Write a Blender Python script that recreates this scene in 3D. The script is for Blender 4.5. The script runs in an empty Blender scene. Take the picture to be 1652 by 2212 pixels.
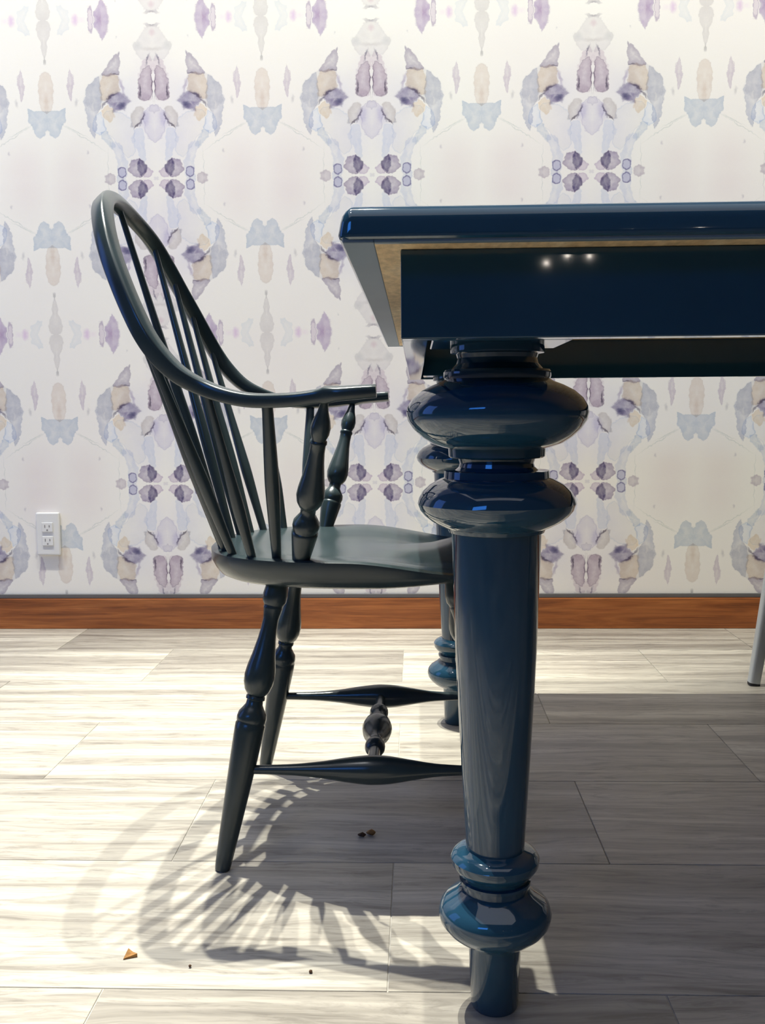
import bpy, bmesh, math, random
from mathutils import Vector, Matrix, noise
random.seed(7)
SC = bpy.context.scene
COL = SC.collection

# ------------------------------------------------------------------ camera, world, lights, exposure
CAM_H = 0.62716
cam = bpy.data.cameras.new('camera')
cam.sensor_fit = 'VERTICAL'; cam.sensor_height = 36.0
cam.lens = 2122.37 / 2212 * 36.0
cam.clip_start = 0.05
camo = bpy.data.objects.new('camera', cam); COL.objects.link(camo)
RT = Vector((0.99941543, 0.0332374, -0.00800478))
UP = Vector((0.00451423, 0.10379488, 0.99458848))
FW = Vector((-0.03388839, 0.99404321, -0.10358416))
M = Matrix((RT, UP, -FW)).transposed().to_4x4()
M.translation = (0, 0, CAM_H)
camo.matrix_world = M
SC.camera = camo

SC.view_settings.view_transform = 'Standard'
SC.view_settings.look = 'None'
SC.view_settings.exposure = 0.0
SC.view_settings.gamma = 1.0
SC.view_settings.use_curve_mapping = False
SC.cycles.use_denoising = True
SC.cycles.max_bounces = 6
SC.cycles.diffuse_bounces = 3
SC.cycles.use_adaptive_sampling = True
SC.cycles.adaptive_threshold = 0.04
SC.cycles.sample_clamp_indirect = 6.0

W = bpy.data.worlds.new('world'); SC.world = W; W.use_nodes = True
bg = W.node_tree.nodes['Background']
bg.inputs[0].default_value = (0.10, 0.22, 0.75, 1); bg.inputs[1].default_value = 2.5

def spot(name, loc, aim, watts, size, blend, radius, color):
    l = bpy.data.lights.new(name, 'SPOT'); l.energy = watts; l.spot_size = math.radians(size)
    l.spot_blend = blend; l.shadow_soft_size = radius; l.color = color
    o = bpy.data.objects.new(name, l); COL.objects.link(o); o.location = loc
    o.rotation_euler = (Vector(aim) - Vector(loc)).to_track_quat('-Z', 'Y').to_euler()
    return o
# three ceiling spots of one track: the three chair shadows on the floor
spot('ceiling_spot', (-0.45, 2.39, 5.1), (-0.45, 1.40, 0.0), 700, 34, 1.0, 0.018, (1.0, 0.975, 0.86))
spot('ceiling_spot', (-0.885, 2.39, 5.1), (-0.32, 1.40, 0.0), 1200, 34, 1.0, 0.018, (1.0, 0.975, 0.86))
spot('ceiling_spot', (-1.25, 2.39, 5.1), (-0.25, 1.40, 0.0), 1080, 34, 1.0, 0.018, (1.0, 0.975, 0.86))
spot('ceiling_spot', (-1.2, 0.3, 5.5), (0.1, 0.9, 0.0), 90, 40, 0.8, 0.09, (1.0, 1.0, 1.0))
# wall washers close to the papered wall
for i, x in enumerate((-2.6, -1.9, -1.2, -0.5, 0.2, 0.9, 1.6, 2.3)):
    spot('wall_washer', (x, 1.92, 3.5), (x, 2.79, 1.50), 178, 54, 1.0, 0.06, (1.0, 0.965, 0.83))
# added ambient fill: a broad unseen area light under the ceiling, no real fixture
al = bpy.data.lights.new('ambient_fill', 'AREA'); al.shape = 'RECTANGLE'; al.size = 6.6; al.size_y = 5.2
al.energy = 100; al.color = (0.95, 0.96, 1.0)
ao = bpy.data.objects.new('ambient_fill', al); COL.objects.link(ao); ao.location = (0.1, -0.1, 6.2)

# ------------------------------------------------------------------ material helpers
def s2l(c):
    return tuple(((v / 255) / 12.92 if v / 255 <= 0.04045 else ((v / 255 + 0.055) / 1.055) ** 2.4) for v in c)

class NT:
    def __init__(s, name):
        s.m = bpy.data.materials.new(name); s.m.use_nodes = True
        s.t = s.m.node_tree; s.b = s.t.nodes['Principled BSDF']
    def n(s, typ, **kw):
        nd = s.t.nodes.new(typ)
        for k, v in kw.items(): setattr(nd, k, v)
        return nd
    def l(s, a, b): s.t.links.new(a, b)
    def val(s, sock, v):
        if isinstance(v, bpy.types.NodeSocket): s.l(v, sock)
        else: sock.default_value = v
    def math(s, op, a, b=None, c=None):
        nd = s.n('ShaderNodeMath', operation=op)
        s.val(nd.inputs[0], a)
        if b is not None: s.val(nd.inputs[1], b)
        if c is not None: s.val(nd.inputs[2], c)
        return nd.outputs[0]
    def vec(s, op, a, b=None, out=0):
        nd = s.n('ShaderNodeVectorMath', operation=op)
        s.val(nd.inputs[0], a)
        if b is not None: s.val(nd.inputs[1], b)
        return nd.outputs[out]
    def ramp(s, v, stops, interp='LINEAR'):
        nd = s.n('ShaderNodeValToRGB'); s.l(v, nd.inputs[0]); cr = nd.color_ramp; cr.interpolation = interp
        while len(cr.elements) < len(stops): cr.elements.new(0.5)
        for e, (p, c) in zip(cr.elements, stops):
            e.position = p; e.color = tuple(c) + (1,)
        return nd.outputs[0]
    def mix(s, f, a, b, blend='MIX'):
        nd = s.n('ShaderNodeMix', data_type='RGBA', blend_type=blend)
        s.val(nd.inputs[0], f); 
        for i, v in ((6, a), (7, b)):
            if isinstance(v, bpy.types.NodeSocket): s.l(v, nd.inputs[i])
            else: nd.inputs[i].default_value = tuple(v) + (1,)
        return nd.outputs[2]
    def noise(s, vec, scale, detail=2, rough=0.5, out=0, dist=0.0):
        nd = s.n('ShaderNodeTexNoise'); s.l(vec, nd.inputs['Vector'])
        nd.inputs['Scale'].default_value = scale; nd.inputs['Detail'].default_value = detail
        nd.inputs['Roughness'].default_value = rough; nd.inputs['Distortion'].default_value = dist
        return nd.outputs[out]
    def mapping(s, vec, loc=(0, 0, 0), rot=(0, 0, 0), scale=(1, 1, 1), vt='POINT'):
        nd = s.n('ShaderNodeMapping', vector_type=vt); s.l(vec, nd.inputs[0])
        nd.inputs[1].default_value = loc; nd.inputs[2].default_value = rot; nd.inputs[3].default_value = scale
        return nd.outputs[0]
    def bump(s, h, strength=0.2, dist=0.001):
        nd = s.n('ShaderNodeBump'); s.l(h, nd.inputs['Height'])
        nd.inputs['Strength'].default_value = strength; nd.inputs['Distance'].default_value = dist
        s.l(nd.outputs[0], s.b.inputs['Normal'])
    def set(s, **kw):
        for k, v in kw.items():
            s.val(s.b.inputs[k.replace('_', ' ')], v)
        return s.m

def simple(name, col, rough=0.5, spec=0.5, coat=0.0, var=0.06, scale=30, metal=0.0, coat_rough=0.03):
    t = NT(name); tc = t.n('ShaderNodeTexCoord').outputs['Object']
    nz = t.noise(tc, scale, 3)
    c0 = tuple(max(0, v * (1 - var)) for v in col); c1 = tuple(min(1, v * (1 + var)) for v in col)
    c = t.ramp(nz, [(0.3, c0), (0.7, c1)])
    t.l(c, t.b.inputs['Base Color'])
    t.b.inputs['Roughness'].default_value = rough; t.b.inputs['Specular IOR Level'].default_value = spec
    t.b.inputs['Coat Weight'].default_value = coat; t.b.inputs['Coat Roughness'].default_value = coat_rough
    t.b.inputs['Metallic'].default_value = metal
    return t.m

M_TABLE = simple('navy_lacquer', (0.014, 0.055, 0.097), 0.05, 0.5, 0.3, 0.05, 8)
M_SATIN = simple('grey_blue_satin_edge', (0.13, 0.18, 0.22), 0.42, 0.5, 0.0, 0.05, 8)  # edge strips: paler grey-blue and rougher than the table lacquer
M_CHAIR = simple('slate_green_paint', (0.025, 0.040, 0.045), 0.24, 0.5, 0.0, 0.10, 14)
M_WHITE = simple('white_paint', (0.62, 0.66, 0.64), 0.35, 0.5, 0, 0.03, 20)
M_RUBBER = simple('dark_rubber', (0.03, 0.03, 0.03), 0.7)
M_PLAST = simple('white_plastic', (0.80, 0.80, 0.79), 0.35, 0.5, 0, 0.01, 10)
M_SLOT = simple('dark_slot', (0.25, 0.24, 0.24), 0.6)
M_WALLP = simple('dark_wall_paint', (0.10, 0.10, 0.11), 0.8)
M_CEIL = simple('ceiling_paint', (0.55, 0.55, 0.55), 0.9)
M_GROUT = simple('tile_grout', (0.42, 0.40, 0.36), 0.9, 0.3, 0, 0.15, 60)
M_REVEAL = simple('grey_metal_reveal', (0.13, 0.13, 0.13), 0.5, 0.5, 0, 0.05, 20)
M_CHIP = simple('dry_leaf', (0.34, 0.17, 0.05), 0.7, 0.3, 0, 0.3, 200)
M_CRUMB = simple('brown_crumb', (0.10, 0.055, 0.03), 0.8, 0.3, 0, 0.4, 300)

def wood(name, c0, c1, c2, grain=(1.2, 16, 16), rough=0.35, scale=3.0):
    t = NT(name); tc = t.n('ShaderNodeTexCoord').outputs['Object']
    mp = t.mapping(tc, scale=grain)
    a = t.noise(mp, scale, 5, 0.6, dist=0.8)
    mp2 = t.mapping(tc, scale=(grain[0] * 2, grain[1] * 7, grain[2] * 7))
    b = t.noise(mp2, scale * 1.5, 3, 0.6)
    col = t.ramp(a, [(0.28, c0), (0.5, c1), (0.72, c2)])
    f = t.ramp(b, [(0.35, (0.72, 0.72, 0.72)), (0.6, (1, 1, 1))])
    t.l(t.mix(1.0, col, f, 'MULTIPLY'), t.b.inputs['Base Color'])
    t.b.inputs['Roughness'].default_value = rough
    return t.m
M_BASE = wood('walnut_baseboard', (0.17, 0.046, 0.011), (0.38, 0.115, 0.027), (0.52, 0.18, 0.048), (1.0, 10, 14))
M_PLY = wood('pale_raw_wood', (0.60, 0.40, 0.20), (0.72, 0.52, 0.28), (0.82, 0.66, 0.42), (14, 1.5, 14), 0.6)

def tile_material():
    t = NT('vein_cut_stone_tile')
    tc = t.n('ShaderNodeTexCoord').outputs['Object']
    oi = t.n('ShaderNodeObjectInfo').outputs['Random']
    off = t.n('ShaderNodeCombineXYZ')
    t.l(t.math('MULTIPLY', oi, 37.0), off.inputs[0]); t.l(t.math('MULTIPLY', oi, 91.0), off.inputs[1])
    v = t.vec('ADD', tc, off.outputs[0])
    wob = t.noise(t.mapping(v, scale=(1.5, 4, 1)), 1.6, 3, 0.5)
    wv = t.n('ShaderNodeCombineXYZ'); t.l(t.math('MULTIPLY', wob, 0.06), wv.inputs[1])
    v2 = t.vec('ADD', v, wv.outputs[0])
    a = t.noise(t.mapping(v2, scale=(0.55, 15, 1)), 1.4, 4, 0.62)
    b = t.noise(t.mapping(v2, scale=(0.8, 58, 1)), 1.4, 4, 0.62)
    c = t.noise(t.mapping(v2, scale=(3.2, 26, 1)), 2.2, 5, 0.72, dist=1.6)
    col = t.ramp(a, [(0.30, s2l((146, 141, 133))), (0.46, s2l((176, 171, 162))), (0.60, s2l((198, 194, 184))), (0.78, s2l((224, 221, 211)))])
    col = t.mix(1.0, col, t.ramp(b, [(0.30, (0.80, 0.79, 0.78)), (0.5, (0.97, 0.97, 0.96)), (0.7, (1.05, 1.05, 1.04))]), 'MULTIPLY')
    col = t.mix(0.8, col, t.ramp(c, [(0.36, (0.62, 0.61, 0.60)), (0.50, (0.98, 0.98, 0.98)), (0.66, (1.15, 1.15, 1.13))]), 'MULTIPLY')
    tone = t.ramp(oi, [(0.0, (0.74, 0.73, 0.72)), (0.35, (0.92, 0.91, 0.89)), (0.6, (1.02, 1.01, 0.99)), (1.0, (1.14, 1.13, 1.10))])
    col = t.mix(1.0, col, tone, 'MULTIPLY')
    t.l(col, t.b.inputs['Base Color'])
    t.b.inputs['Roughness'].default_value = 0.42
    t.bump(b, 0.08, 0.001)
    return t.m
M_TILE = tile_material()

# ---- wallpaper: watercolour motifs, mirrored left/right and top/bottom, all drawn by nodes
PU, PV, U0, V0 = 0.3005, 0.4255, -0.116, 0.421
def wallpaper():
    t = NT('watercolour_wallpaper')
    g = t.n('ShaderNodeNewGeometry').outputs['Position']
    sp = t.n('ShaderNodeSeparateXYZ'); t.l(g, sp.inputs[0])
    fu = t.math('PINGPONG', t.math('SUBTRACT', sp.outputs[0], U0), PU)
    fv = t.math('PINGPONG', t.math('SUBTRACT', sp.outputs[2], V0), PV)
    cb = t.n('ShaderNodeCombineXYZ'); t.l(fu, cb.inputs[0]); t.l(fv, cb.inputs[1])
    base = cb.outputs[0]
    # small warp of the outlines
    n1 = t.noise(base, 60, 2, 0.5, out=1)
    w = t.vec('MULTIPLY', t.vec('SUBTRACT', n1, (0.5, 0.5, 0.5)), (0.016, 0.016, 0))
    P = t.vec('ADD', base, w)
    n1b = t.noise(base, 260, 2, 0.5, out=1)
    P = t.vec('ADD', P, t.vec('MULTIPLY', t.vec('SUBTRACT', n1b, (0.5, 0.5, 0.5)), (0.003, 0.003, 0)))
    mott = t.noise(base, 38, 4, 0.65)
    mottA = t.math('ADD', t.math('MULTIPLY_ADD', mott, 1.3, -0.1), t.math('MULTIPLY', t.noise(base, 13, 2), 0.9))       # around 1
    cv = lambda x, y: ((x - 60) / 1415 * PU, (2143 - y) / 2068 * PV)
    PAPER = s2l((247, 243, 236))
    state = {'c': None}
    mp = t.noise(g, 2.3, 2)
    state['c'] = t.ramp(mp, [(0.3, s2l((246, 241, 236))), (0.7, s2l((248, 246, 238)))])
    def over(mask, col, a):
        k = tuple(min(1.0, c / b) for c, b in zip(s2l(col), PAPER))
        f = t.math('MULTIPLY', mask, a * 0.92)
        col = tuple(v * 0.78 + (sum(col) / 3) * 0.22 for v in col)
        k = tuple(min(1.0, c / b) for c, b in zip(s2l(col), PAPER))
        state['c'] = t.mix(f, state['c'], k, 'MULTIPLY') if True else None
    def blob(pts, col, a=0.9, rim=0.5, soft=0.0035, rimcol=None, mirror=None, centre=None):
        Q = [cv(*p) for p in pts]
        if mirror == 'L': Q = Q + [(-x, y) for x, y in reversed(Q)]
        if mirror == 'R': Q = Q + [(2 * PU - x, y) for x, y in reversed(Q)]
        if mirror == 'T': Q = Q + [(x, 2 * PV - y) for x, y in reversed(Q)]
        A = cx = cy = 0
        for (x0, y0), (x1, y1) in zip(Q, Q[1:] + Q[:1]):
            c = x0 * y1 - x1 * y0; A += c; cx += (x0 + x1) * c; cy += (y0 + y1) * c
        cx /= 3 * A; cy /= 3 * A
        if centre: cx, cy = cv(*centre)
        N = 28; rr = []
        for i in range(N):
            th = -math.pi + 2 * math.pi * i / N
            d = (math.cos(th), math.sin(th)); best = 0
            for (x0, y0), (x1, y1) in zip(Q, Q[1:] + Q[:1]):
                ex, ey = x1 - x0, y1 - y0
                det = d[0] * (-ey) + ex * d[1]
                if abs(det) < 1e-12: continue
                px, py = x0 - cx, y0 - cy
                r = (px * (-ey) + ex * py) / det; s_ = (d[0] * py - d[1] * px) / det
                if r > 0 and -1e-6 <= s_ <= 1 + 1e-6: best = max(best, r)
            rr.append(max(best, 1e-4))
        R = max(rr)
        q = t.vec('SUBTRACT', P, (cx, cy, 0))
        sx = t.n('ShaderNodeSeparateXYZ'); t.l(q, sx.inputs[0])
        ang = t.math('ARCTAN2', sx.outputs[1], sx.outputs[0])
        an = t.math('MULTIPLY_ADD', ang, 1 / (2 * math.pi), 0.5)
        fc = t.n('ShaderNodeFloatCurve'); cm = fc.mapping; cm.use_clip = False
        cu = cm.curves[0]
        cu.points[0].location = (0, rr[0] / R); cu.points[1].location = (1, rr[0] / R)
        for i in range(1, N): cu.points.new(i / N, rr[i] / R)
        for pt in cu.points: pt.handle_type = 'VECTOR'
        cm.update(); t.l(an, fc.inputs[1])
        ln = t.vec('LENGTH', q, out=1)
        # relative distance keeps thin tips sharp
        ins = t.math('SUBTRACT', t.math('MULTIPLY', fc.outputs[0], R), ln)     # metres inside the outline
        mr = t.n('ShaderNodeMapRange', interpolation_type='SMOOTHSTEP'); t.l(ins, mr.inputs[0])
        mr.inputs[1].default_value = -soft * 0.9; mr.inputs[2].default_value = soft * 0.9
        fill = mr.outputs[0]
        cen = t.n('ShaderNodeMapRange'); t.l(ins, cen.inputs[0]); cen.inputs[1].default_value = 0.0; cen.inputs[2].default_value = R * 0.8
        cen.inputs[3].default_value = 1.08; cen.inputs[4].default_value = 0.62
        over(t.math('MULTIPLY', t.math('MULTIPLY', fill, mottA), cen.outputs[0]), col, a)
        if rim > 0:
            pk = t.math('MAXIMUM', t.math('SUBTRACT', 1.0, t.math('ABSOLUTE', t.math('MULTIPLY', t.math('SUBTRACT', ins, 0.0008), 1 / 0.0022))), 0.0)
            over(pk, rimcol or col, rim)
    def ell(cx, cy, rx, ry, col, a=0.9, rot=0, soft=0.25, ring=0.0, ringcol=None):
        x, y = cv(cx, cy); kx = PU / 1415
        m = t.mapping(P, (x, y, 0), (0, 0, math.radians(rot)), (rx * kx, ry * kx, 1), 'TEXTURE')
        ln = t.vec('LENGTH', m, out=1)
        mr = t.n('ShaderNodeMapRange', interpolation_type='SMOOTHSTEP'); t.l(ln, mr.inputs[0])
        mr.inputs[1].default_value = 1 + soft / 2; mr.inputs[2].default_value = 1 - soft * 1.2
        over(mr.outputs[0], col, a)
        if ring > 0:
            pk = t.math('MAXIMUM', t.math('SUBTRACT', 1.0, t.math('ABSOLUTE', t.math('MULTIPLY', t.math('SUBTRACT', ln, 0.85), 5.0))), 0.0)
            over(pk, ringcol or col, ring)
    # large faint washes
    ell(470, 1080, 200, 330, (226, 222, 232), 0.6, 12, 0.9)
    ell(150, 900, 190, 430, (236, 228, 232), 0.6, 0, 0.9)
    ell(330, 1650, 300, 330, (234, 230, 240), 0.5, 0, 0.9)
    ell(1150, 2000, 300, 380, (240, 226, 222), 0.55, soft=0.9)
    ell(250, 1500, 330, 600, (240, 236, 236), 0.5, soft=0.7)
    # blue bands and leaves under the petals
    blob([(530, 1650), (640, 1680), (585, 1790), (565, 1960), (572, 2150), (450, 2150), (425, 1950), (485, 1800)], (210, 214, 228), 0.62, 0.2)
    blob([(200, 1480), (330, 1500), (370, 1650), (310, 1760), (245, 1860), (190, 1960), (200, 1700)], (220, 223, 231), 0.75, 0.2)
    blob([(380, 1350), (560, 1250), (700, 1240), (745, 1400), (670, 1560), (560, 1680), (500, 1780), (450, 1870), (380, 1880), (330, 1780), (330, 1500)], (238, 234, 228), 0.7, 0.45, rimcol=(205, 214, 228))
    blob([(690, 1500), (790, 1530), (730, 1630), (640, 1730), (560, 1720), (640, 1640)], (204, 212, 222), 0.7, 0.2)
    blob([(60, 1180), (150, 1210), (205, 1320), (190, 1480), (130, 1640), (60, 1680)], (226, 219, 226), 0.8, 0.5, rimcol=(205, 198, 212), mirror='L')
    blob([(60, 1190), (120, 1180), (130, 1260), (60, 1290)], (232, 226, 226), 0.7, 0.5, mirror='L', rimcol=(214, 208, 210))
    blob([(508, 790), (600, 775), (720, 790), (800, 820), (900, 900), (958, 1010), (958, 1150), (860, 1260), (760, 1220), (690, 1130), (620, 1060), (515, 1015)], (230, 225, 220), 0.8, 0.2)
    # eye shapes
    ell(190, 1370, 75, 120, (214, 206, 224), 0.7, 20, 0.6)
    blob([(200, 1220), (300, 1225), (370, 1300), (362, 1440), (330, 1490), (250, 1420), (190, 1330)], (214, 204, 196), 0.9, 0.3)
    ell(215, 1370, 95, 15, (120, 108, 138), 0.85, -62, 0.5)
    ell(290, 1450, 70, 13, (112, 102, 122), 0.85, -38, 0.5)
    # torso
    blob([(60, 560), (120, 545), (200, 640), (262, 830), (268, 1000), (244, 1120), (100, 1120), (72, 950), (80, 780), (60, 700)], (222, 206, 210), 0.75, 0.1, mirror=None)
    blob([(115, 660), (200, 720), (262, 850), (268, 1000), (244, 1120), (100, 1120), (78, 950), (85, 780)], (206, 190, 198), 0.75, 0.55, rimcol=(160, 146, 160))
    ell(242, 1010, 16, 95, (104, 96, 118), 0.9, -3, 0.6)
    ell(84, 940, 12, 190, (140, 124, 146), 0.8, -3, 0.6)
    ell(130, 590, 17, 85, (134, 128, 152), 0.8, 14, 0.6)
    ell(60, 900, 18, 220, (246, 240, 240), 0.6, 0, 0.6)
    blob([(60, 150), (150, 180), (225, 320), (325, 420), (265, 540), (200, 610), (60, 600)], (230, 224, 220), 0.8, 0.3, mirror='L', rimcol=(216, 212, 208))
    ell(250, 420, 70, 60, (216, 216, 212), 0.6, 20, 0.9)
    ell(60, 170, 55, 16, (180, 172, 178), 0.7, 0, 0.9)
    ell(110, 155, 50, 12, (170, 164, 172), 0.6, 25, 0.9)
    ell(60, 260, 42, 55, (232, 204, 208), 0.7, 0, 0.9)
    ell(80, 460, 120, 26, (216, 208, 200), 0.6, 0, 0.9)
    # horn and shell
    blob([(488, 490), (520, 505), (640, 640), (730, 800), (610, 800), (508, 770), (500, 650)], (190, 180, 192), 0.95, 0.45)
    blob([(730, 795), (800, 820), (900, 900), (960, 1010), (972, 1130), (950, 1300), (930, 1450), (880, 1590), (845, 1615), (885, 1480), (850, 1330), (790, 1230), (740, 1150), (750, 1020), (760, 900)],
         (204, 205, 214), 1.0, 0.5, rimcol=(184, 186, 200), centre=(855, 1150), soft=0.006)
    blob([(508, 790), (600, 775), (700, 795), (760, 890), (765, 1080), (730, 1140), (620, 1060), (515, 1015)], (236, 218, 196), 0.95, 0.2)
    ell(478, 930, 22, 130, (176, 160, 190), 0.75, -14, 0.9)
    ell(555, 768, 50, 11, (134, 122, 130), 0.8, -6, 0.6)
    blob([(370, 1130), (440, 1040), (530, 1015), (640, 1050), (700, 1130), (610, 1190), (592, 1300), (545, 1230), (450, 1235), (415, 1170)], (146, 134, 170), 0.9, 0.2, soft=0.007)
    ell(480, 1180, 62, 48, (118, 118, 160), 0.85, 0, 0.7)
    ell(610, 1065, 95, 15, (120, 106, 132), 0.85, -26, 0.6)
    ell(715, 1165, 75, 13, (128, 120, 140), 0.8, -50, 0.6)
    blob([(590, 1240), (670, 1170), (745, 1240), (730, 1330), (640, 1400), (575, 1310)], (238, 218, 190), 0.95, 0.2)
    blob([(760, 1250), (830, 1300), (872, 1400), (880, 1480), (800, 1580), (700, 1500), (735, 1360)], (226, 230, 238), 0.8, 0.55, rimcol=(192, 206, 222))
    # four-petal flower, rings and diamond round the (0,0) point
    blob([(170, 1980), (270, 1862), (320, 1890), (375, 1895), (400, 1960), (428, 2015), (395, 2085), (310, 2120), (230, 2110), (180, 2050)], (176, 160, 184), 0.95, 0.35, soft=0.0025, rimcol=(150, 134, 158))
    blob([(168, 1985), (268, 1866), (305, 1950), (300, 2040), (250, 2105), (195, 2055)], (116, 106, 152), 0.95, 0.2, soft=0.004)
    blob([(98, 2050), (160, 1985), (195, 2050), (230, 2110), (205, 2135), (130, 2115)], (206, 186, 206), 0.95, 0.35, soft=0.0025)
    ell(510, 2055, 60, 76, (206, 200, 218), 0.9, 0, 0.2, 1.0, (128, 118, 164))
    blob([(598, 2118), (650, 2055), (742, 2110), (742, 2176), (650, 2232), (598, 2168)], (206, 194, 200), 0.9, 0.25, soft=0.003)
    ell(60, 2143, 26, 26, (226, 220, 222), 0.8, 0, 0.4)
    # purple ornaments on the upper mirror line
    blob([(620, 75), (632, 190), (690, 345), (716, 345), (748, 235), (800, 200), (800, 75)], (196, 176, 204), 0.95, 0.35, soft=0.006, mirror='T', rimcol=(186, 180, 194))
    ell(735, 75, 45, 90, (200, 168, 200), 0.8, 0, 0.9)
    ell(860, 75, 44, 180, (224, 210, 218), 0.9, 0, 0.2, 0.75, (188, 174, 194))
    ell(1062, 75, 42, 68, (226, 190, 226), 0.85, 0, 0.9)
    ell(975, 75, 60, 50, (244, 226, 234), 0.6, 0, 0.9)
    blob([(1130, 75), (1180, 0), (1290, 180), (1300, 270), (1230, 270), (1150, 190)], (229, 231, 230), 0.8, 0.35, centre=(1210, 150))
    # lozenges, drop, peach pillar, butterfly
    blob([(1150, 690), (1190, 830), (1186, 1000), (1160, 1150), (1130, 1100), (1106, 850)], (212, 198, 208), 0.9, 0.2)
    ell(1080, 1140, 22, 52, (204, 200, 200), 0.75, 8, 0.9)
    blob([(1475, 75), (1420, 100), (1378, 145), (1400, 280), (1440, 400), (1452, 480), (1445, 600), (1475, 640)], (226, 220, 214), 0.9, 0.35, mirror='R', centre=(1475, 280))
    ell(1475, 590, 20, 50, (198, 196, 192), 0.8, 0, 0.7)
    blob([(1475, 740), (1405, 770), (1372, 950), (1385, 1130), (1430, 1260), (1475, 1270)], (234, 220, 206), 0.9, 0.4, mirror='R', rimcol=(222, 212, 204))
    ell(1475, 1120, 34, 130, (230, 212, 196), 0.8, 0, 0.9)
    blob([(1225, 1190), (1300, 1240), (1400, 1236), (1480, 1240), (1480, 1470), (1440, 1560), (1385, 1605), (1320, 1570), (1280, 1450), (1232, 1380)], (202, 210, 219), 0.95, 0.3, soft=0.0025, centre=(1370, 1390))
    # thin octagon lines and dots
    ell(990, 1600, 300, 7, (206, 212, 204), 0.8, 31.5, 0.9)
    ell(1100, 1505, 165, 9, (206, 212, 204), 0.8, 27, 0.9)
    ell(690, 1960, 6, 210, (212, 216, 210), 0.8, 3, 0.9)
    ell(640, 1700, 60, 9, (210, 214, 214), 0.7, 60, 0.9)
    ell(960, 1795, 20, 22, (208, 202, 206), 0.8, 0, 0.8)
    ell(525, 310, 16, 20, (216, 214, 212), 0.8, 0, 0.8)
    c = state['c']
    # fine paper weave
    fine = t.noise(g, 900, 2)
    c = t.mix(1.0, c, t.ramp(fine, [(0.2, (0.965, 0.965, 0.965)), (0.8, (1.0, 1.0, 1.0))]), 'MULTIPLY')
    t.l(c, t.b.inputs['Base Color'])
    t.b.inputs['Roughness'].default_value = 0.75; t.b.inputs['Specular IOR Level'].default_value = 0.25
    return t.m
M_PAPER = wallpaper()

def emis(name, col, k):
    t = NT(name); t.b.inputs['Base Color'].default_value = (0, 0, 0, 1)
    t.b.inputs['Emission Color'].default_value = tuple(col) + (1,); t.b.inputs['Emission Strength'].default_value = k
    return t.m

# ------------------------------------------------------------------ mesh helpers
def mesh_obj(name, verts, faces, mat, parent=None, smooth=True, sharp=35):
    me = bpy.data.meshes.new(name); me.from_pydata([tuple(v) for v in verts], [], faces)
    bm = bmesh.new(); bm.from_mesh(me); bmesh.ops.recalc_face_normals(bm, faces=bm.faces); bm.to_mesh(me); bm.free()
    if smooth:
        me.shade_smooth(); me.set_sharp_from_angle(angle=math.radians(sharp))
    me.materials.append(mat)
    o = bpy.data.objects.new(name, me); COL.objects.link(o)
    if parent: o.parent = parent
    return o

def empty(name, loc, label, cat, group=None):
    o = bpy.data.objects.new(name, None); COL.objects.link(o); o.location = loc; o.empty_display_size = 0.1
    o['label'] = label; o['category'] = cat
    if group: o['group'] = group
    return o

def tag(o, label, cat, group=None):
    o['label'] = label; o['category'] = cat
    if group: o['group'] = group
    return o

def struct(o):
    o['kind'] = 'structure'; return o

def cat_rom(pts, n):
    out = []
    P = [Vector(p) for p in pts]
    for i in range(len(P) - 1):
        p0 = P[max(i - 1, 0)]; p1 = P[i]; p2 = P[i + 1]; p3 = P[min(i + 2, len(P) - 1)]
        for k in range(n):
            u = k / n
            out.append(0.5 * ((2 * p1) + (-p0 + p2) * u + (2 * p0 - 5 * p1 + 4 * p2 - p3) * u * u + (-p0 + 3 * p1 - 3 * p2 + p3) * u ** 3))
    out.append(P[-1]); return out

def turned(name, A, B, prof, mat, parent, seg=24, smooth_prof=0, sharp=50):
    """round turning between A and B; prof = (t along, radius)"""
    A = Vector(A); B = Vector(B); ax = (B - A); L = ax.length; ax.normalize()
    q = Vector((0, 0, 1)).rotation_difference(ax)
    if smooth_prof:
        pr = cat_rom([(t, r, 0) for t, r in prof], smooth_prof); prof = [(v.x, max(v.y, 1e-4)) for v in pr]
    vs, fs = [], []
    for t, r in prof:
        for k in range(seg):
            a = 2 * math.pi * k / seg
            vs.append(A + q @ Vector((r * math.cos(a), r * math.sin(a), t * L)))
    n = len(prof)
    for i in range(n - 1):
        for k in range(seg):
            k2 = (k + 1) % seg
            fs.append((i * seg + k, i * seg + k2, (i + 1) * seg + k2, (i + 1) * seg + k))
    fs.append(tuple(range(seg - 1, -1, -1))); fs.append(tuple((n - 1) * seg + k for k in range(seg)))
    if parent: vs = [v - parent.location for v in vs]
    return mesh_obj(name, vs, fs, mat, parent, True, sharp)

def bevel_box(name, lo, hi, mat, parent=None, bev=0.003, seg=2, sharp=14):
    bm = bmesh.new(); bmesh.ops.create_cube(bm, size=1.0)
    lo = Vector(lo); hi = Vector(hi); c = (lo + hi) / 2; s = hi - lo
    for v in bm.verts: v.co = Vector((v.co.x * s.x, v.co.y * s.y, v.co.z * s.z)) + c - (parent.location if parent else Vector())
    if bev > 0: bmesh.ops.bevel(bm, geom=bm.edges[:], offset=bev, segments=seg, profile=0.5, affect='EDGES')
    me = bpy.data.meshes.new(name); bm.to_mesh(me); bm.free()
    me.shade_smooth(); me.set_sharp_from_angle(angle=math.radians(sharp)); me.materials.append(mat)
    o = bpy.data.objects.new(name, me); COL.objects.link(o)
    if parent: o.parent = parent
    return o

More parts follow.
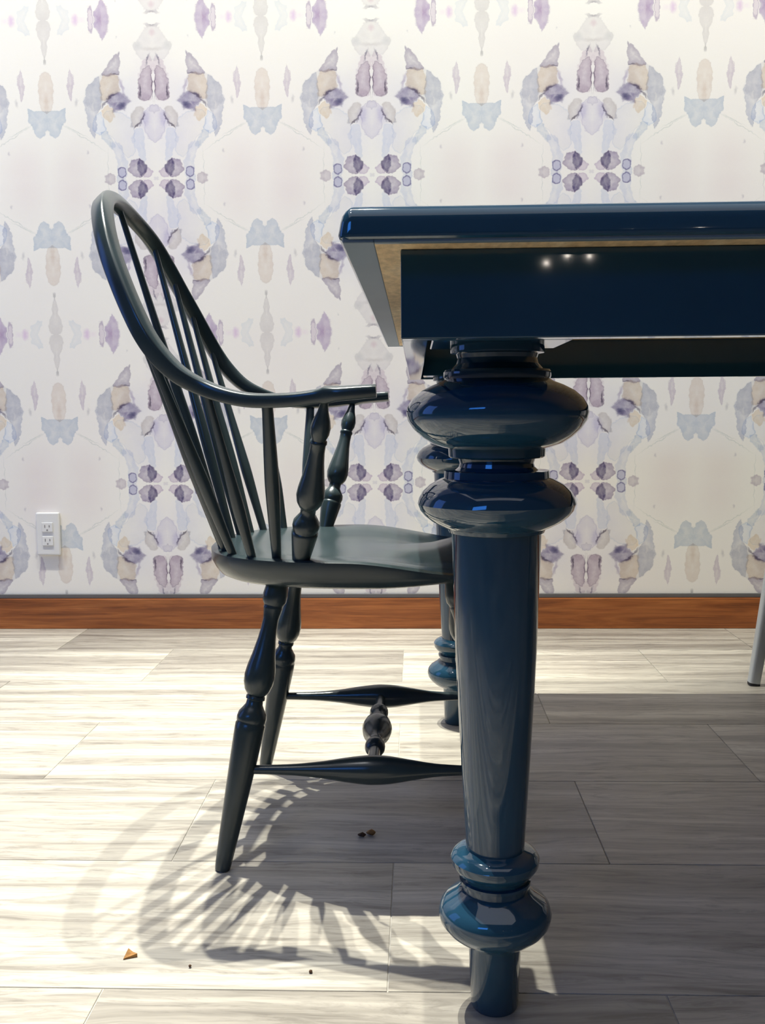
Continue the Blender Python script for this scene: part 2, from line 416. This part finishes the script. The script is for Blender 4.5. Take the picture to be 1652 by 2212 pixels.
def prism(name, poly, y0, y1, mat, parent=None, bev=0.0):
    """poly in (x,z) pushed along y"""
    off = parent.location if parent else Vector()
    n = len(poly)
    vs = [Vector((x, y0, z)) - off for x, z in poly] + [Vector((x, y1, z)) - off for x, z in poly]
    fs = [tuple(range(n)), tuple(range(2 * n - 1, n - 1, -1))] + [(i, (i + 1) % n, n + (i + 1) % n, n + i) for i in range(n)]
    return mesh_obj(name, vs, fs, mat, parent, True, 30)

# ------------------------------------------------------------------ the room
YW = 2.7916
XL, XR, YF, ZC = -3.3, 3.6, -2.9, 6.3
fl = struct(bevel_box('floor', (XL - 0.1, YF - 0.1, -0.12), (XR + 0.1, YW + 0.12, -0.0012), M_GROUT, None, 0))
struct(bevel_box('wall_back', (XL - 0.1, YW, -0.0034), (XR + 0.1, YW + 0.12, ZC), M_PAPER, None, 0))
struct(bevel_box('wall_right', (XR, YF, -0.0034), (XR + 0.1, YW, ZC), M_WALLP, None, 0))
struct(bevel_box('ceiling', (XL - 0.1, YF - 0.1, ZC), (XR + 0.1, YW + 0.12, ZC + 0.1), M_CEIL, None, 0))
struct(bevel_box('wall_front', (XL - 0.1, YF - 0.1, -0.0034), (XR + 0.1, YF, ZC), M_WALLP, None, 0))
# left wall with a tall window opening (blue evening light, seen only as reflections)
wy0, wy1, wz0, wz1 = 1.0, 2.2, 0.4, 2.6
vs, fs = [], []
def addbox(lo, hi):
    b = len(vs)
    for x in (lo[0], hi[0]):
        for y in (lo[1], hi[1]):
            for z in (lo[2], hi[2]): vs.append((x, y, z))
    for f in ((0, 1, 3, 2), (4, 6, 7, 5), (0, 4, 5, 1), (2, 3, 7, 6), (0, 2, 6, 4), (1, 5, 7, 3)): fs.append(tuple(b + i for i in f))
addbox((XL - 0.1, YF, -0.0034), (XL, wy0, ZC)); addbox((XL - 0.1, wy1, -0.0034), (XL, YW, ZC))
addbox((XL - 0.1, wy0, -0.0034), (XL, wy1, wz0)); addbox((XL - 0.1, wy0, wz1), (XL, wy1, ZC))
struct(mesh_obj('wall_left', vs, fs, M_WALLP, None, False))
vs, fs = [], []
for lo, hi in (((XL - 0.08, wy0, wz0), (XL - 0.03, wy0 + 0.05, wz1)), ((XL - 0.08, wy1 - 0.05, wz0), (XL - 0.03, wy1, wz1)),
               ((XL - 0.08, wy0 + 0.05, wz0), (XL - 0.03, wy1 - 0.05, wz0 + 0.05)), ((XL - 0.08, wy0 + 0.05, wz1 - 0.05), (XL - 0.03, wy1 - 0.05, wz1))):
    addbox(lo, hi)
struct(mesh_obj('window_1', vs, fs, M_WHITE, None, False))

# floor tiles: running bond, 61 x 30.5 cm, each tile a piece of its own
def tile_mesh(w, d):
    g = 0.0008; bm = bmesh.new(); bmesh.ops.create_cube(bm, size=1.0)
    for v in bm.verts: v.co = Vector((v.co.x * (w - 2 * g), v.co.y * (d - 2 * g), v.co.z * 0.0012 - 0.0006))
    top = [e for e in bm.edges if all(v.co.z > -0.0005 for v in e.verts)]
    bmesh.ops.bevel(bm, geom=top, offset=0.0004, segments=1, affect='EDGES')
    me = bpy.data.meshes.new('tile'); bm.to_mesh(me); bm.free(); me.materials.append(M_TILE); return me
TILES = {}
T0, TD, TW = 1.0046, 0.305, 0.61
k = math.floor((YF - T0) / TD)
while T0 + TD * k < YW - 1e-4:
    y0 = max(T0 + TD * k, YF); y1 = min(T0 + TD * (k + 1), YW)
    x = (-0.033 if k % 2 == 0 else 0.266) - TW * 7
    while x < XR:
        x0 = max(x, XL); x1 = min(x + TW, XR)
        if x1 - x0 > 0.02 and y1 - y0 > 0.02:
            key = (round(x1 - x0, 4), round(y1 - y0, 4))
            if key not in TILES: TILES[key] = tile_mesh(*key)
            o = bpy.data.objects.new('tile', TILES[key]); COL.objects.link(o); o.parent = fl
            o.location = ((x0 + x1) / 2, (y0 + y1) / 2, 0)
        x += TW
    k += 1

bb = struct(bevel_box('baseboard_back', (XL, YW - 0.016, 0.0003), (XR, YW - 0.0002, 0.088), M_BASE, None, 0.0015))
struct(bevel_box('trim_1', (XL, YW - 0.008, 0.0885), (XR, YW - 0.0002, 0.100), M_REVEAL, None, 0.001))

# wall outlet
ox, oz = -1.061, 0.278
t = empty('wall_outlet', (ox, YW, oz), 'white duplex electrical outlet on the papered wall above the baseboard, left of the chair', 'outlet')
bevel_box('cover_plate', (ox - 0.034, YW - 0.013, oz - 0.062), (ox + 0.034, YW - 0.0002, oz + 0.062), M_PLAST, t, 0.004, 3)
for dz in (-0.020, 0.020):
    r = bevel_box('receptacle', (ox - 0.016, YW - 0.0165, oz + dz - 0.0135), (ox + 0.016, YW - 0.0131, oz + dz + 0.0135), M_PLAST, t, 0.0012, 2)
    for dx, h in ((-0.0065, 0.005), (0.0065, 0.004)):
        s_ = bevel_box('slot', (ox + dx - 0.0012, YW - 0.0169, oz + dz + 0.001 - h + 0.003), (ox + dx + 0.0012, YW - 0.0164, oz + dz + 0.001 + h + 0.001), M_SLOT, None, 0)
        s_.parent = r; s_.matrix_parent_inverse = Matrix.Translation(-t.location)
    s_ = bevel_box('slot', (ox - 0.002, YW - 0.0169, oz + dz - 0.010), (ox + 0.002, YW - 0.0164, oz + dz - 0.006), M_SLOT, None, 0.0)
    s_.parent = r; s_.matrix_parent_inverse = Matrix.Translation(-t.location)

# ------------------------------------------------------------------ dining table
LX, LY1, LY2 = 0.081, 0.985, 1.929
TX0, TX1, TY0, TY1 = -0.0632, 2.05, 0.8195, 2.17
ZT, ZU = 0.7947, 0.7643
tb = empty('dining_table', (1.0, 1.5, 0.0), 'glossy navy blue dining table with massive bulbous turned legs, in the foreground', 'table')
# top: painted slab with rounded edge, and a recessed raw-wood underside
def tabletop():
    prof = [(0.0030, ZU + 0.002), (0.0008, ZU + 0.0035), (0.0, ZU + 0.006), (0.0, ZU + 0.0065), (0.0018, ZT - 0.0145), (0.0019, ZT - 0.014), (0.0034, ZT - 0.009), (0.0062, ZT - 0.005), (0.0098, ZT - 0.002), (0.0140, ZT - 0.0004), (0.0180, ZT), (0.0190, ZT)]
    rc = 0.012; vs, fs = [], []; n = 0
    for ins, z in prof:
        ring = []
        r = max(rc - ins, 0.001)
        for cx_, cy_, a0 in ((TX1, TY1, 0), (TX0, TY1, 90), (TX0, TY0, 180), (TX1, TY0, 270)):
            sx = -1 if cx_ == TX1 else 1; sy = -1 if cy_ == TY1 else 1
            ox_ = cx_ + sx * (ins + r); oy_ = cy_ + sy * (ins + r)
            for k in range(7):
                an = math.radians(a0 + 15 * k)
                ring.append(Vector((ox_ + r * math.cos(an), oy_ + r * math.sin(an), z)) - tb.location)
        n = len(ring); vs += ring
    for j in range(len(prof) - 1):
        for i in range(n): fs.append((j * n + i, j * n + (i + 1) % n, (j + 1) * n + (i + 1) % n, (j + 1) * n + i))
    fs.append(tuple(range(n - 1, -1, -1))); fs.append(tuple((len(prof) - 1) * n + i for i in range(n)))
    mesh_obj('tabletop', vs, fs, M_TABLE, tb, True, 30)
tabletop()
E = 0.030
bevel_box('edge_strip', (TX0 + 0.004, TY0 + 0.004, ZU - 0.001), (TX0 + E, TY1 - 0.004, ZU + 0.004), M_SATIN, tb, 0.001)
bevel_box('edge_strip', (TX1 - E, TY0 + 0.004, ZU - 0.001), (TX1 - 0.004, TY1 - 0.004, ZU + 0.004), M_SATIN, tb, 0.001)
bevel_box('edge_strip', (TX0 + E, TY0 + 0.004, ZU - 0.001), (TX1 - E, TY0 + 0.012, ZU + 0.004), M_SATIN, tb, 0.001)
bevel_box('edge_strip', (TX0 + E, TY1 - E, ZU - 0.001), (TX1 - E, TY1 - 0.004, ZU + 0.004), M_SATIN, tb, 0.001)
bevel_box('underside_board', (TX0 + E, TY0 + 0.012, ZU - 0.0005), (TX1 - E, TY1 - E, ZU + 0.004), M_PLY, tb, 0.0)['label'] = 'unpainted pale wood underside'
AX0, AX1, AY0, AY1, AZ = -0.0121, 1.985, 0.8612, 2.045, 0.6879
AP = 0.024
bevel_box('apron', (AX0, AY0, AZ), (AX1, AY0 + AP, ZU - 0.0006), M_TABLE, tb, 0.0012, 2)
bevel_box('apron', (AX0, AY1 - AP, AZ), (AX1, AY1, ZU - 0.0006), M_TABLE, tb, 0.0012, 2)
bevel_box('apron', (AX0 + 0.0002, AY0 + AP, AZ), (AX0 + AP, AY1 - AP, ZU - 0.0006), M_TABLE, tb, 0.0012, 2)
bevel_box('apron', (AX1 - AP, AY0 + AP, AZ), (AX1, AY1 - AP, ZU - 0.0006), M_TABLE, tb, 0.0012, 2)
LEGP = [(0.6966, 0.0463), (0.684, 0.0464), (0.6817, 0.046), (0.6808, 0.0405), (0.6768, 0.0392), (0.6713, 0.0405), (0.6663, 0.0451), (0.6654, 0.0515), (0.6632, 0.0529), (0.6591, 0.0529), (0.6563, 0.052), (0.6541, 0.0552), (0.6504, 0.0648), (0.645, 0.0754), (0.6377, 0.0841), (0.6299, 0.0888), (0.6235, 0.0902), (0.6157, 0.0885), (0.6074, 0.083), (0.6001, 0.0753), (0.5936, 0.0657), (0.589, 0.0529), (0.5881, 0.0483), (0.5802, 0.0478), (0.5789, 0.046), (0.5779, 0.0382), (0.5733, 0.0368), (0.5696, 0.0378), (0.5664, 0.0415), (0.5659, 0.0521), (0.5589, 0.0526), (0.5576, 0.0563), (0.552, 0.0669), (0.5455, 0.0739), (0.5389, 0.0776), (0.5333, 0.0791), (0.5268, 0.0768), (0.5212, 0.0722), (0.5156, 0.0653), (0.5104, 0.0556), (0.5076, 0.0491), (0.5043, 0.0478), (0.5034, 0.045), (0.4419, 0.0429), (0.384, 0.0413), (0.3215, 0.0383), (0.2612, 0.0352), (0.1735, 0.0302),
        (0.172, 0.0340), (0.171, 0.0384), (0.1679, 0.0432), (0.1634, 0.0459), (0.1569, 0.0452), (0.1508, 0.0414), (0.1458, 0.0361), (0.1417, 0.0342), (0.1407, 0.0371), (0.1377, 0.0371), (0.1367, 0.0347), (0.1301, 0.0342), (0.129, 0.0366), (0.125, 0.0405), (0.1184, 0.0511), (0.1123, 0.0565), (0.1041, 0.0589), (0.096, 0.0575), (0.0878, 0.0518), (0.0806, 0.0436), (0.0755, 0.0349), (0.0724, 0.0291), (0.0694, 0.0276), (0.003, 0.0250), (0.0002, 0.0238)]
def table_leg(x, y):
    s = 1 if y < 1.5 else -1
    g = bpy.data.objects.new('leg', None)
    o = turned('leg', (x, y, 0), (x, y, 1.0), [(z, r) for z, r in reversed(LEGP)], M_TABLE, tb, 96, 0, 28)
    bpy.data.objects.remove(g)
    hw = 0.094 if x < 1 else 0.07
    b = bevel_box('leg_block', (x - 0.066, y - 0.066, 0.690), (x + 0.066, y + 0.066, ZU - 0.001), M_TABLE, None, 0.002)
    b.parent = o; b.matrix_parent_inverse = Matrix.Translation(-tb.location)
    return o
for x in (LX, AX1 - 0.093):
    for y in (LY1, LY2): table_leg(x, y)

# ------------------------------------------------------------------ windsor armchair
YC = 1.479; SZ = 0.430
ch = empty('windsor_armchair', (-0.09, YC, 0.0), 'slate-painted Windsor armchair with hooped spindle back, pulled up to the navy table', 'chair')
OFF = ch.location
# hoop: one continuous arm
HP = [(-0.0475, 0.275, 0.6501), (-0.0771, 0.275, 0.6482), (-0.1096, 0.272, 0.6457), (-0.1503, 0.265, 0.6405), (-0.2003, 0.25, 0.6399), (-0.2379, 0.238, 0.6461), (-0.2711, 0.23, 0.6576), (-0.2996, 0.23, 0.6736), (-0.3231, 0.23, 0.6965), (-0.3418, 0.228, 0.7227), (-0.36, 0.220, 0.7571), (-0.3777, 0.207, 0.7943), (-0.3946, 0.188, 0.8312), (-0.4094, 0.162, 0.8672), (-0.4235, 0.122, 0.9015), (-0.4350, 0.065, 0.9235), (-0.4385, 0.0, 0.9320)]
def side(s): return [Vector((x, YC + s * w, z)) for x, w, z in HP]
full = side(-1) + list(reversed(side(1)))[1:]
FC = cat_rom(full, 6)
def hoop():
    vs, fs = [], []; seg = 16; n = len(FC)
    for i, P in enumerate(FC):
        T = (FC[min(i + 1, n - 1)] - FC[max(i - 1, 0)]).normalized()
        C = Vector((-0.20, YC, 0.66))
        N = (P - C); N -= T * N.dot(T); N.normalize(); B = T.cross(N)
        d = min(i, n - 1 - i) / 6.0                       # control-point index from the hand end
        def ip(tab):
            for (a, va), (b, vb) in zip(tab, tab[1:]):
                if d <= b: return va + (vb - va) * max(0, (d - a)) / (b - a)
            return tab[-1][1]
        wn = ip([(0, 0.019), (1.6, 0.020), (2.1, 0.0135), (5, 0.0125), (8, 0.0120), (16, 0.0120)])
        wb = ip([(0, 0.0080), (1.5, 0.0090), (2.0, 0.0108), (2.2, 0.0085), (5, 0.0092), (8, 0.0118), (16, 0.0125)])
        for k in range(seg):
            a = 2 * math.pi * k / seg
            ca, sa = math.cos(a), math.sin(a); p = 0.42
            vs.append(P + N * wn * math.copysign(abs(ca) ** p, ca) + B * wb * math.copysign(abs(sa) ** p, sa) - OFF)
    for i in range(n - 1):
        for k in range(seg):
            k2 = (k + 1) % seg; fs.append((i * seg + k, i * seg + k2, (i + 1) * seg + k2, (i + 1) * seg + k))
    fs.append(tuple(range(seg))); fs.append(tuple((n - 1) * seg + k for k in range(seg)))
    mesh_obj('arm_hoop', vs, fs, M_CHAIR, ch, True, 50)
hoop()
def on_hoop(s, z=None, x=None):
    half = cat_rom(side(s), 6)
    if z is not None: return min((p for p in half[36:]), key=lambda p: abs(p.z - z)).copy()
    return min((p for p in half[:60]), key=lambda p: abs(p.x - x)).copy()
# seat
SO = [(-0.306, 0), (-0.301, 0.055), (-0.285, 0.108), (-0.255, 0.152), (-0.21, 0.184), (-0.155, 0.204), (-0.10, 0.212), (-0.04, 0.212), (0.02, 0.206), (0.07, 0.190), (0.105, 0.158), (0.122, 0.108), (0.130, 0.052), (0.132, 0)]
def seat():
    half = cat_rom([(x, w, 0) for x, w in SO], 4)
    out = [(p.x, p.y) for p in half] + [(p.x, -p.y) for p in reversed(half[1:-1])]
    n = len(out); cx = -0.075
    sm = lambda a, b, v: (lambda q: q * q * (3 - 2 * q))(min(1, max(0, (v - a) / (b - a))))
    def rim(x, w):
        f = sm(-0.10, 0.10, x); sidew = sm(0.03, 0.12, abs(w))
        return SZ - 0.023 * f * sidew + 0.004 * f * (1 - sidew)
    def top(x, w, s):
        z = rim(x, w)
        dish = 0.012 * (1 - sm(0.45, 0.86, s)) * (1 - 0.6 * sm(0.0, 0.12, x))
        pom = 0.015 * math.exp(-((w / 0.035) ** 2)) * sm(0.0, 0.1, x) * s
        return z - dish + pom
    bot = lambda x, s: SZ - 0.040 + 0.008 * sm(-0.05, 0.12, x)
    rings = []
    for s in (0.12, 0.25, 0.38, 0.5, 0.6, 0.7, 0.8, 0.88, 0.94, 0.98):
        rings.append([(cx + (x - cx) * s, w * s, top(cx + (x - cx) * s, w * s, s)) for x, w in out])
    rings.append([(x, w, top(x, w, 1) - 0.0022) for x, w in out])
    for k, ins in ((0.35, 1.0), (0.65, 0.975), (0.88, 0.945), (1.0, 0.90)):
        r = []
        for x, w in out:
            zt = top(x, w, 1) - 0.0022; zb = bot(x, 1)
            r.append((cx + (x - cx) * ins, w * ins, zt + (zb - zt) * k))
        rings.append(r)
    vs = [Vector((cx, YC, top(cx, 0, 0))) - OFF]
    for r in rings:
        for x, w, z in r: vs.append(Vector((x, YC + w, z)) - OFF)
    vs.append(Vector((cx, YC, bot(cx, 0))) - OFF)
    fs = [(0, 1 + i, 1 + (i + 1) % n) for i in range(n)]
    for j in range(len(rings) - 1):
        for i in range(n):
            a = 1 + j * n; fs.append((a + i, a + n + i, a + n + (i + 1) % n, a + (i + 1) % n))
    a = 1 + (len(rings) - 1) * n
    fs += [(a + i, len(vs) - 1, a + (i + 1) % n) for i in range(n)]
    mesh_obj('seat', vs, fs, M_CHAIR, ch, True, 45)
seat()
# back spindles
SPB = [('b', -0.252, 0.137, 0.745), ('c', -0.268, 0.104, 0.800), ('d', -0.279, 0.071, 0.852), ('e', -0.286, 0.036, 0.897)]
SP = [(0, 0.0058), (0.12, 0.0068), (0.30, 0.0086), (0.42, 0.0080), (0.62, 0.0062), (0.85, 0.0050), (1, 0.0046)]
def spindle(A, B): turned('spindle', A, B, SP, M_CHAIR, ch, 14, 3)
for s in (-1, 1):
    for _, x, w, z in SPB: spindle((x, YC + s * w, SZ - 0.006), on_hoop(s, z=z))
    spindle((-0.222, YC + s * 0.162, SZ - 0.006), on_hoop(s, x=-0.268))
    B = on_hoop(s, x=-0.186)
    turned('arm_spindle', (-0.188, YC + s * 0.170, SZ - 0.006), B, [(0, 0.0062), (0.2, 0.0078), (0.45, 0.0096), (0.6, 0.0094), (0.85, 0.0078), (1, 0.0068)], M_CHAIR, ch, 16, 3)
    # turned arm post, listed from the top
    top = on_hoop(s, x=-0.112); bt = Vector((-0.155, YC + s * 0.184, SZ - 0.008))
    y0, y1 = 1110, 1960
    pr = [(1110, 20), (1150, 21), (1190, 30), (1225, 44), (1260, 53), (1290, 50), (1312, 40), (1320, 38), (1326, 45), (1336, 46), (1342, 41), (1380, 41), (1430, 47), (1500, 60), (1560, 73), (1595, 77), (1630, 69), (1655, 52), (1662, 42), (1690, 42), (1708, 56), (1730, 72), (1752, 75), (1768, 70), (1778, 67), (1784, 73), (1795, 73), (1870, 60), (1960, 44)]
    turned('arm_post', top, bt, [((y - y0) / (y1 - y0), r / 4158 * 1.0) for y, r in pr], M_CHAIR, ch, 24, 0)
spindle((-0.289, YC, SZ - 0.006), Vector((-0.4370, YC, 0.928)))
# legs
LP = [(0, .0135), (.03, .0150), (.067, .0172), (.09, .0166), (.103, .0135), (.108, .0128), (.112, .0136), (.118, .0128), (.15, .0107), (.185, .0112), (.22, .0127), (.27, .0160), (.315, .0198), (.345, .0212), (.37, .0205), (.395, .0172), (.408, .0130), (.411, .0118), (.414, .0132), (.424, .0132), (.427, .0112), (.442, .0118), (.455, .0150), (.47, .0192), (.485, .0206), (.497, .0204), (.503, .0195), (.508, .0207), (.53, .0208), (.62, .0192), (.75, .0165), (.88, .0136), (.985, .0110), (1, .0100)]
LEGS = {}
for s in (-1, 1):
    for nm, xt, xb in (('r', -0.190, -0.268), ('f', 0.052, 0.122)):
        A = Vector((xt, YC + s * 0.135, 0.400)); B = Vector((xb, YC + s * 0.195, 0.0002))
        turned('leg', A, B, LP, M_CHAIR, ch, 28, 0); LEGS[(s, nm)] = (A, B)
def at_z(ab, z):
    A, B = ab; return A + (B - A) * ((A.z - z) / (A.z - B.z))
mids = []
for s in (-1, 1):
    A = at_z(LEGS[(s, 'r')], 0.135); B = at_z(LEGS[(s, 'f')], 0.135)
    turned('side_stretcher', A, B, [(0.02, .0060), (.12, .0066), (.22, .0080), (.33, .0118), (.42, .0165), (.50, .0196), (.54, .0200), (.60, .0188), (.68, .0145), (.78, .0092), (.88, .0070), (.98, .0060)], M_CHAIR, ch, 22, 3)
    mids.append(A + (B - A) * 0.53)
turned('cross_stretcher', mids[0], mids[1], [(0.03, .0080), (.16, .0084), (.225, .0086), (.232, .0120), (.255, .0148), (.275, .0150), (.300, .0120), (.312, .0090), (.36, .0096), (.40, .0135), (.45, .0212), (.5, .0232), (.55, .0212), (.60, .0135), (.64, .0096), (.688, .0090), (.70, .0120), (.725, .0150), (.745, .0148), (.768, .0120), (.775, .0086), (.84, .0084), (.97, .0080)], M_CHAIR, ch, 24, 0)

# ------------------------------------------------------------------ white side chair, mostly outside the frame on the right
wc = empty('white_side_chair', (1.02, 1.98, 0.0), 'white chair at the right edge, only one slim tapered leg in view on the floor', 'chair')
def taper_leg(a, b, ra, rb):
    a = Vector(a); b = Vector(b); ax = (b - a).normalized(); X = Vector((1, 0, 0)); X -= ax * X.dot(ax); X.normalize(); Y = ax.cross(X)
    vs = []
    for P, r in ((a, ra), (b, rb)):
        for k in range(16):
            an = 2 * math.pi * (k + 0.5) / 16; ca, sa = math.cos(an), math.sin(an)
            vs.append(P + X * r * math.copysign(abs(ca) ** 0.5, ca) + Y * r * math.copysign(abs(sa) ** 0.5, sa) - wc.location)
    fs = [(k, (k + 1) % 16, 16 + (k + 1) % 16, 16 + k) for k in range(16)] + [tuple(range(15, -1, -1)), tuple(range(16, 32))]
    o = mesh_obj('leg', vs, fs, M_WHITE, wc, True, 40)
    f = mesh_obj('foot_cap', [Vector((v.x, v.y, v.z)) for v in [x + Vector((0, 0, 0)) for x in vs[:16]]] + [v - Vector((0, 0, 0.0058)) for v in vs[:16]],
                 [(k, (k + 1) % 16, 16 + (k + 1) % 16, 16 + k) for k in range(16)] + [tuple(range(16)), tuple(range(31, 15, -1))], M_RUBBER, None, True, 40)
    f.parent = o
for x0, x1, y0, y1 in ((0.763, 0.822, 2.20, 2.20), (1.35, 1.29, 2.20, 2.20), (0.763, 0.822, 1.79, 1.81), (1.35, 1.29, 1.79, 1.81)):
    taper_leg((x0, y0, 0.006), (x1, y1, 0.44), 0.0125, 0.0175)
bevel_box('seat', (0.80, 1.785, 0.438), (1.312, 2.222, 0.462), M_WHITE, wc, 0.008, 3)
bevel_box('backrest', (0.845, 2.196, 0.4615), (1.267, 2.220, 0.86), M_WHITE, wc, 0.008, 3)

# ------------------------------------------------------------------ litter on the floor
def scrap(name, pts, th, mat, label, cat, bend=0.0):
    n = len(pts); cx = sum(p[0] for p in pts) / n; cy = sum(p[1] for p in pts) / n
    vs = [(x - cx, y - cy, th + bend * (i % 2)) for i, (x, y) in enumerate(pts)] + [(x - cx, y - cy, 0.0) for x, y in pts]
    fs = [tuple(range(n)), tuple(range(2 * n - 1, n - 1, -1))] + [(i, (i + 1) % n, n + (i + 1) % n, n + i) for i in range(n)]
    o = mesh_obj(name, vs, fs, mat, None, False); o.location = (cx, cy, 0.0002); tag(o, label, cat); return o
scrap('leaf_scrap', [(-0.3385, 1.060), (-0.3240, 1.0665), (-0.3310, 1.0745), (-0.3375, 1.0775)], 0.0012, M_CHIP, 'small triangular orange-brown leaf scrap on the bright floor, below left of the chair', 'debris', 0.003)
def lump(name, loc, r, mat, label, sc=(1, 1, 1)):
    bm = bmesh.new(); bmesh.ops.create_icosphere(bm, subdivisions=2, radius=r)
    for v in bm.verts:
        k = 1 + 0.5 * noise.noise(v.co * (1.5 / r) + Vector(loc) * 9)
        v.co = Vector((v.co.x * k * sc[0], v.co.y * k * sc[1], v.co.z * k * sc[2]))
    zm = min(v.co.z for v in bm.verts)
    for v in bm.verts: v.co.z -= zm
    me = bpy.data.meshes.new(name); bm.to_mesh(me); bm.free(); me.shade_smooth(); me.materials.append(mat)
    o = bpy.data.objects.new(name, me); COL.objects.link(o); o.location = loc; tag(o, label, 'debris'); return o
lump('crumb', (-0.069, 1.398, 0.0002), 0.0062, M_CHIP, 'brown crumb lying in the chair shadow, right piece of a pair', (1.1, 0.7, 0.6))
lump('crumb', (-0.082, 1.392, 0.0002), 0.0048, M_CRUMB, 'darker brown crumb lying in the chair shadow, left piece of a pair', (1.2, 0.7, 0.6))
lump('speck', (-0.120, 1.038, 0.0002), 0.0020, M_CRUMB, 'tiny dark speck on the bright floor below the curved arm shadow')
lump('speck', (-0.258, 1.046, 0.0002), 0.0016, M_CRUMB, 'tiny pale grey-brown speck on the floor right of the leaf scrap')

# ------------------------------------------------------------------ things behind the photographer, seen only as glints in the lacquer
M_SCREEN = emis('blue_screen', (0.05, 0.27, 1.0), 8.0)
ws = empty('wall_screen', (-2.3, YF, 2.9), 'blue glowing wall screen high on the wall behind the photographer', 'screen')
bevel_box('bezel', (-3.20, YF + 0.0002, 2.50), (-1.30, YF + 0.05, 3.40), M_RUBBER, ws, 0.005)
bevel_box('display', (-3.17, YF + 0.0505, 2.53), (-1.33, YF + 0.054, 3.37), M_SCREEN, ws, 0)
M_BULB = emis('warm_bulb', (1.0, 0.92, 0.8), 160.0)
M_BULB_DIM = emis('dim_warm_bulb', (1.0, 0.92, 0.8), 50.0)
def pendant(x, y, z, r, lab):
    p = empty('pendant_lamp', (x, y, ZC), lab, 'lamp', 'low pendant bulbs' if z < 1.5 else 'high row of pendant bulbs')
    turned('cord', (x, y, z + r), (x, y, ZC - 0.0005), [(0, 0.003), (1, 0.003)], M_RUBBER, p, 8)
    bm = bmesh.new(); bmesh.ops.create_icosphere(bm, subdivisions=2, radius=r)
    for v in bm.verts: v.co += Vector((x, y, z)) - p.location
    me = bpy.data.meshes.new('bulb'); bm.to_mesh(me); bm.free(); me.shade_smooth(); me.materials.append(M_BULB if z < 1.5 else M_BULB_DIM)
    o = bpy.data.objects.new('bulb', me); COL.objects.link(o); o.parent = p
for x, z in ((0.551, 1.233), (0.638, 1.262), (0.730, 1.259)):
    pendant(x, -2.5, z, 0.0048, 'tiny bare bulb hanging low behind the photographer, one of three')
for i in range(9):
    pendant(0.25 + 0.33 * i, -2.7, 2.0 + 0.06 * (i % 3), 0.012, 'small bare bulb in a long high row behind the photographer')
